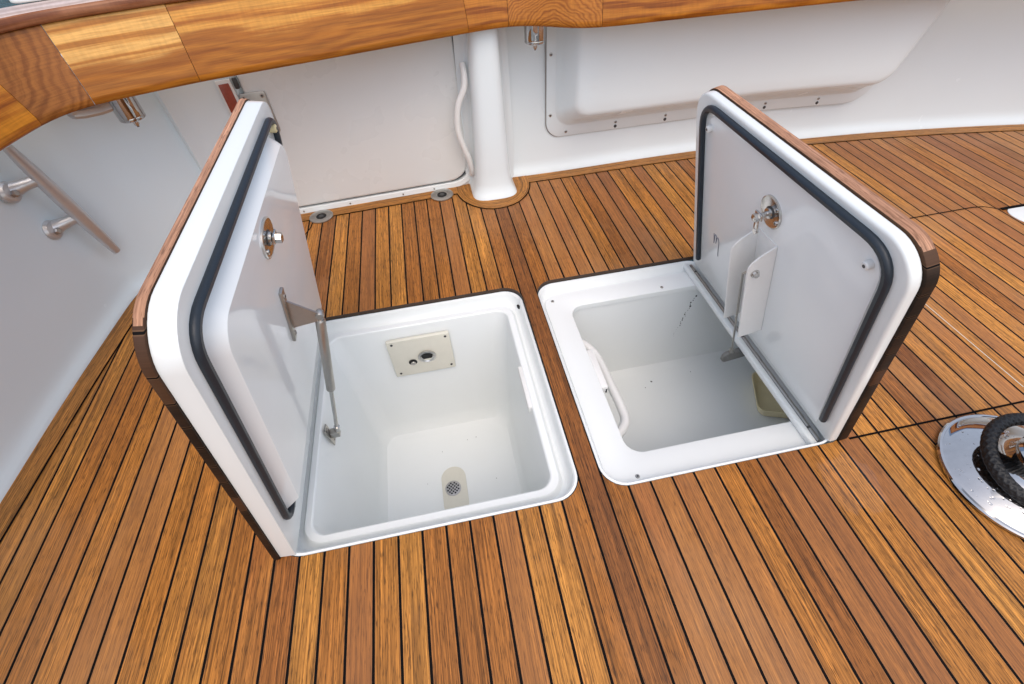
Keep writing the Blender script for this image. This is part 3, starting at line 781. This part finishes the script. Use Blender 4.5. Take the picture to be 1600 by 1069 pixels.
# moulded locker on the stern wall
bx = root("wall_locker", "long white moulded locker bulging from the stern wall under the teak rail", "locker", (1.5, 1.68, .13))
def wl(a, b, w_):
    y = 1.699 if a < 1.5 else 1.699 - .042 * ((a - 1.5) / .5) ** 1.5 if a < 2.3 else 1.614 - (a - 2.3) * .18
    return Vector((a, y - w_ + .012 * b, b))
bm = BM()
def rrd(a0, a1, b0, b1, rs, n=8, m=14):
    """rounded rectangle whose straight sides carry m points each, so the skin can follow the curved wall"""
    o = rrect(a0, a1, b0, b1, rs, n); out = []
    for k in range(len(o)):
        out.append(o[k])
        if k % (n + 1) == n:
            q = o[(k + 1) % len(o)]; out += [(o[k][0] + (q[0] - o[k][0]) * t / m, o[k][1] + (q[1] - o[k][1]) * t / m) for t in range(1, m)]
    return out
FL_ = (.005, .005, .055, .10)
def rl(a0, a1, b0, r, wv, sl_=.32):
    return [wl(a + sl_ * max(0, b - b0) * (1 if a > (a0 + a1) / 2 else 0), b, wv) for a, b in rrd(a0, a1, b0, .70, (.005, .005, r, r))]
loft(bm, [[wl(a, b, w_) for a, b in rrd(.8675, 2.163, .1335, .70, FL_)] for w_ in (-.012, .0012)] + [[wl(a, b, .0012) for a, b in rrd(.8705, 2.16, .1365, .70, FL_)]], False, False, mat=3)
lv = [[wl(a, b, w_) for a, b in rrd(.870 + d, 2.16 - d, .136 + d, .70, FL_)] for w_, d in ((.0010, 0), (.0055, 0), (.0065, .0012))]
for a0, a1, b0, r, wv in ((.900, 2.13, .172, .06, .0065), (.904, 2.128, .178, .06, .009), (.922, 2.122, .205, .055, .045), (.945, 2.112, .232, .05, .094), (.951, 2.107, .238, .047, .1025), (.960, 2.10, .245, .043, .108), (.975, 2.088, .257, .036, .111), (1.02, 2.05, .29, .02, .1125)):
    lv.append(rl(a0, a1, b0, r, wv))
lv.append([Vector((p.x, wl(p.x, .70, .1125).y, .70)) for p in lv[-1]])
loft(bm, lv, cap0=False, cap1=False)
for a in (1.14, 1.34, 1.745, 1.955):
    screw(bm, wl(a, .147, .0065), (0, -1, 0), .006, 2); screw(bm, wl(a, .163, .0065), (0, -1, 0), .0055, 1)
for a, b in ((.884, .415), (.884, .218), (.945, .152)): screw(bm, wl(a, b, .0065), (0, -1, 0), .006, 1)
obj("locker_shell", bm, [M['gelwall'], M['dullsteel'], M['dark'], M['sealant']], bx, angle=50)

# ------------------------------------------------------------------ teak coaming rail
RP = [(-.62, -1.25), (-.57, -.4), (-.505, .35), (-.455, .80), (-.417, 1.095), (-.401, 1.162), (-.391, 1.212), (-.381, 1.246), (-.354, 1.279), (-.314, 1.308), (-.205, 1.348), (-.094, 1.384), (.19, 1.445), (.501, 1.515), (.599, 1.537),
      (.668, 1.552), (.723, 1.558), (.766, 1.547), (.823, 1.515), (.863, 1.485), (.901, 1.461), (.938, 1.449), (.975, 1.446), (1.361, 1.437), (1.791, 1.421), (2.3, 1.37), (2.9, 1.25), (3.5, 1.08), (4.2, .80)]
rpath = [Vector(RP[0])]
for q in RP[1:]:
    a = rpath[-1].copy(); d = (Vector(q) - a).length; m = max(1, int(d / .02))
    rpath += [a.lerp(Vector(q), k / m) for k in range(1, m + 1)]
for _ in range(5):
    rpath = [rpath[0]] + [rpath[i] * .5 + (rpath[i - 1] + rpath[i + 1]) * .25 for i in range(1, len(rpath) - 1)] + [rpath[-1]]
def rindex(x, y): return min(range(len(rpath)), key=lambda i: (rpath[i].x - x) ** 2 + (rpath[i].y - y) ** 2)
S = [0]
for a, b in zip(rpath, rpath[1:]): S.append(S[-1] + (b - a).length)
def rail_piece(bm, i0, i1, prof, gap=.0006):
    rows = []; us = []
    for i in range(i0, i1 + 1):
        p = rpath[i]; t = (rpath[min(i + 1, len(rpath) - 1)] - rpath[max(i - 1, 0)]).normalized(); n = Vector((-t.y, t.x))
        sh = gap if i == i0 else (-gap if i == i1 else 0)
        rows.append([Vector((p.x + n.x * d + t.x * sh, p.y + n.y * d + t.y * sh, z)) for d, z in prof]); us.append(S[i] - S[i0])
    vr = loft(bm, rows); L = bm.loops.layers.uv.new("UVMap")
    info = {}
    cum = [0]
    for a, b in zip(prof, prof[1:]): cum.append(cum[-1] + math.hypot(b[0] - a[0], b[1] - a[1]))
    for k, r in enumerate(vr):
        for j, v in enumerate(r): info[v] = (us[k], cum[j])
    for f in bm.faces:
        for l in f.loops: l[L].uv = info[l.vert]
rail = root("coaming_rail", "thick varnished teak rail running round the cockpit above the white walls", "rail", (.2, 1.5, .54))
FASC = [(.012, .540), (.003, .5425), (0, .549), (.001, .560), (.026, .630), (.052, .6945), (.060, .6955), (.138, .6955), (.142, .66), (.125, .560), (.11, .541)]
cuts = [0, rindex(-.392, 1.205), rindex(-.318, 1.305), rindex(-.094, 1.384), rindex(.599, 1.537), rindex(.718, 1.557), rindex(.975, 1.446), len(rpath) - 1]
for k, (i0, i1) in enumerate(zip(cuts, cuts[1:])):
    bm = BM(); rail_piece(bm, i0, i1, FASC)
    o = obj("rail_section", bm, M["ABCDGFG"[k]], rail, angle=50)
    if k == 1: o["label"] = "dark end-grain corner block"
    if k == 5: o["label"] = "curved block with swirling grain"
bm = BM(); CAP = [(.046, .6962), (.0425, .700), (.041, .706), (.0425, .713), (.047, .719), (.055, .722), (.11, .724), (.138, .722), (.146, .716), (.146, .700), (.143, .6962)]
rail_piece(bm, 0, len(rpath) - 1, CAP, 0)
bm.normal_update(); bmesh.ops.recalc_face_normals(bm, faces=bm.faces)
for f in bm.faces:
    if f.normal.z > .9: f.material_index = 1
obj("rail_cap", bm, [M['cap'], M['captop_sheen']], rail, angle=50)
# moulded pad on the rail top
bm = BM(); slab(bm, catmull([(-.40, 1.375, 0), (-.33, 1.40, 0), (-.24, 1.44, 0), (-.20, 1.475, 0), (-.26, 1.49, 0), (-.36, 1.46, 0), (-.42, 1.42, 0)], 5, True) and [(q.x, q.y) for q in catmull([(-.395, 1.412, 0), (-.33, 1.425, 0), (-.22, 1.462, 0), (-.19, 1.49, 0), (-.25, 1.505, 0), (-.36, 1.47, 0), (-.41, 1.44, 0)], 5, True)], lambda a, b, w_: Vector((a, b, w_)), .7243, .737, .004)
tag(obj("rail_fitting", bm, M['gel']), "smooth white fitting lying on top of the rail by the water", "deck fitting")

# rod-holder ends under the rail
def holder(x, y, z0, lab, arm=None, tilt=(0, 0)):
    r_ = root("rod_holder", lab, "rod holder", (x, y, z0), "steel rod holder ends under the rail")
    ax_ = Vector((tilt[0], tilt[1], 1)).normalized(); c = Vector((x, y, z0))
    bm = BM(); lathe(bm, [(.012, -.0005), (.029, .0), (.0315, .002), (.0320, .006), (.0312, .009), (.0322, .012), (.0322, .543 - z0)], c, ax_, 32)
    obj("holder_tube", bm, M['chrome'], r_, angle=25)
    bm = BM(); tube(bm, [c + ax_ * q for q in (.0, -.006, -.014, -.018)], lambda i, n, th, L: (.0075, .0068, .0065, .004)[i], 12)
    lathe(bm, [(.003, -.0205), (.003, -.018)], c, ax_, 10, 1)
    obj("drain_nipple", bm, [M['steel'], M['dark']], r_)
    if arm:
        bm = BM(); P = [Vector(q) for q in arm]
        tube(bm, P, lambda i, n, th, L: .010 * (1 + .5 * abs(cos(th))), 12, flat=(0, 0, 1))
        lathe(bm, [(.013, -.006), (.014, .006), (.006, .010)], P[0], (.2, -1, -.3), 14)
        obj("holder_arm", bm, M['satin'], r_)
holder(-.325, 1.440, .460, "steel rod holder end with an arm, under the rail at the left corner", [(-.418, 1.385, .508), (-.40, 1.392, .505), (-.37, 1.41, .503), (-.325, 1.438, .507)])
holder(.802, 1.575, .490, "steel rod holder end hanging under the rail right of the pillar")

# horn cleat bolted upright to the side wall
cl = root("horn_cleat", "long polished horn cleat mounted upright on the left side wall", "cleat", (-.57, 1.29, .10))
bm = BM()
A_, B_ = Vector((-.525, 1.262, .495)), Vector((-.525, 1.322, .152))
pts = [A_.lerp(B_, k / 16) for k in range(17)]
tube(bm, pts, lambda i, n, th, L: .0185 * (1 - .42 * abs(i / 16 * 2 - 1) ** 2.0), 20)
obj("cleat_bar", bm, M['satin'], cl)
for zf, foot in ((.262, Vector((-.5865, 1.250, .397))), (.612, Vector((-.5885, 1.272, .275)))):
    q = A_.lerp(B_, zf)
    bm = BM(); tube(bm, [q + Vector((-.002, 0, 0)), q.lerp(foot, .35), q.lerp(foot, .7), foot], lambda i, n, th, L: (.016, .0135, .016, .022)[i], 16)
    lathe(bm, [(.024, -.006), (.026, .004), (.022, .011), (.010, .014)], foot + Vector((0, -.008, 0)), (1, -.1, .08), 20)
    lathe(bm, [(.009, .008), (.009, .018), (.006, .020)], foot + Vector((.004, -.012, -.004)), (1, -.25, .2), 6, 1)
    obj("cleat_leg", bm, [M['satin'], M['dullsteel']], cl)

# chrome pedestal base with its rope
pb = root("pedestal", "polished chrome pedestal on a round domed base, wet with droplets", "pedestal", (1.497, .222, 0))
c = (1.497, .222, 0)
bm = BM(); lathe(bm, [(.145, .001), (.1475, .004), (.1475, .009), (.1450, .0115), (.1405, .012), (.1395, .0105), (.1385, .0108), (.132, .0150), (.120, .0205), (.102, .0270), (.084, .0325), (.070, .038), (.060, .046), (.055, .058), (.0525, .075)], c, n=72, cap0=False)
obj("pedestal_base", bm, M['chrome'], pb, angle=30)
bm = BM(); lathe(bm, [(.053, .070), (.054, .074), (.054, .082), (.050, .086), (.048, .70)], c, n=48)
obj("pedestal_column", bm, M['chrome'], pb)
bm = BM(); rs = random.Random(11)
for _ in range(110):
    a = rs.uniform(1.2, 5.4); r0 = rs.uniform(.07, .135); s = rs.choice((.0012, .0016, .002, .0028, .0036)) * rs.uniform(.7, 1.1)
    z = .0150 + max(0, (.132 - r0)) * .40 if r0 > .100 else .0278 + (.100 - r0) * .33
    p = Vector((c[0] + r0 * cos(a), c[1] + r0 * sin(a), z - s * .15))
    lathe(bm, [(s, 0), (s * .85, s * .28), (s * .45, s * .44)], p, (0, 0, 1), 10)
dm = NT("water_drop"); dm.set(color=(1, 1, 1), rough=.02); dm.b.inputs["Transmission Weight"].default_value = 1; dm.b.inputs["IOR"].default_value = 1.33
tag(obj("water_drops", bm, dm.m, pb), kind='stuff')
bm = BM(); n = 620; P = []
for k in range(n):
    a = 2 * pi * k / n; P.append(Vector((1.500 + .090 * cos(a), .225 + .090 * sin(a), .054 + .020 * sin(a + .3))))
def braid(i, m, th, L):
    k = 2 * pi * i / m; a = math.sin(6 * th + 46 * k); b = math.sin(6 * th - 46 * k)
    return .0122 + .0008 * max(a, b)
tube(bm, P, braid, 48, closed=True)
rope = obj("rope_ring", bm, M['rope'], angle=80)
tag(rope, "black braided rope ring looped round the chrome pedestal", "rope")

# flush pull at the far right of the deck
fpz = root("flush_pull", "white oval flush pull set in the deck at the right edge", "flush pull", (2.33, .985, 0))
bm = BM(); slab(bm, rrect(2.262, 2.44, .93, 1.03, .045, 8), lambda a, b, w_: Vector((a, b, w_)), -.0005, .003, .001)
obj("pull_plate", bm, M['gel'], fpz)
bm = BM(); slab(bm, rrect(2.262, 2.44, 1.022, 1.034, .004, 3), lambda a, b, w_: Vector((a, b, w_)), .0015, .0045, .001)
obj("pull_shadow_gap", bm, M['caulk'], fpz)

# ------------------------------------------------------------------ water beyond the rail
wm = NT("sea_water"); tc = wm.n("ShaderNodeTexCoord"); P = tc.outputs["Object"]
n1 = wm.noise(P, 1.6, 5, .6); n2 = wm.noise(P, 7, 4, .6)
wm.set(color=wm.ramp(n1, [(.35, (.010, .045, .060)), (.7, (.035, .13, .16))]), rough=.06, spec=.5)
wm.bump(wm.math('ADD', n1, wm.math('MULTIPLY', n2, .35)), .9, .5)
bm = BM(); bmesh.ops.create_grid(bm, x_segments=8, y_segments=8, size=400)
bmesh.ops.translate(bm, verts=bm.verts, vec=(0, 0, -1.1))
tag(obj("water", bm, wm.m, smooth=False, origin=(0, 0, -1.1)), kind='structure')
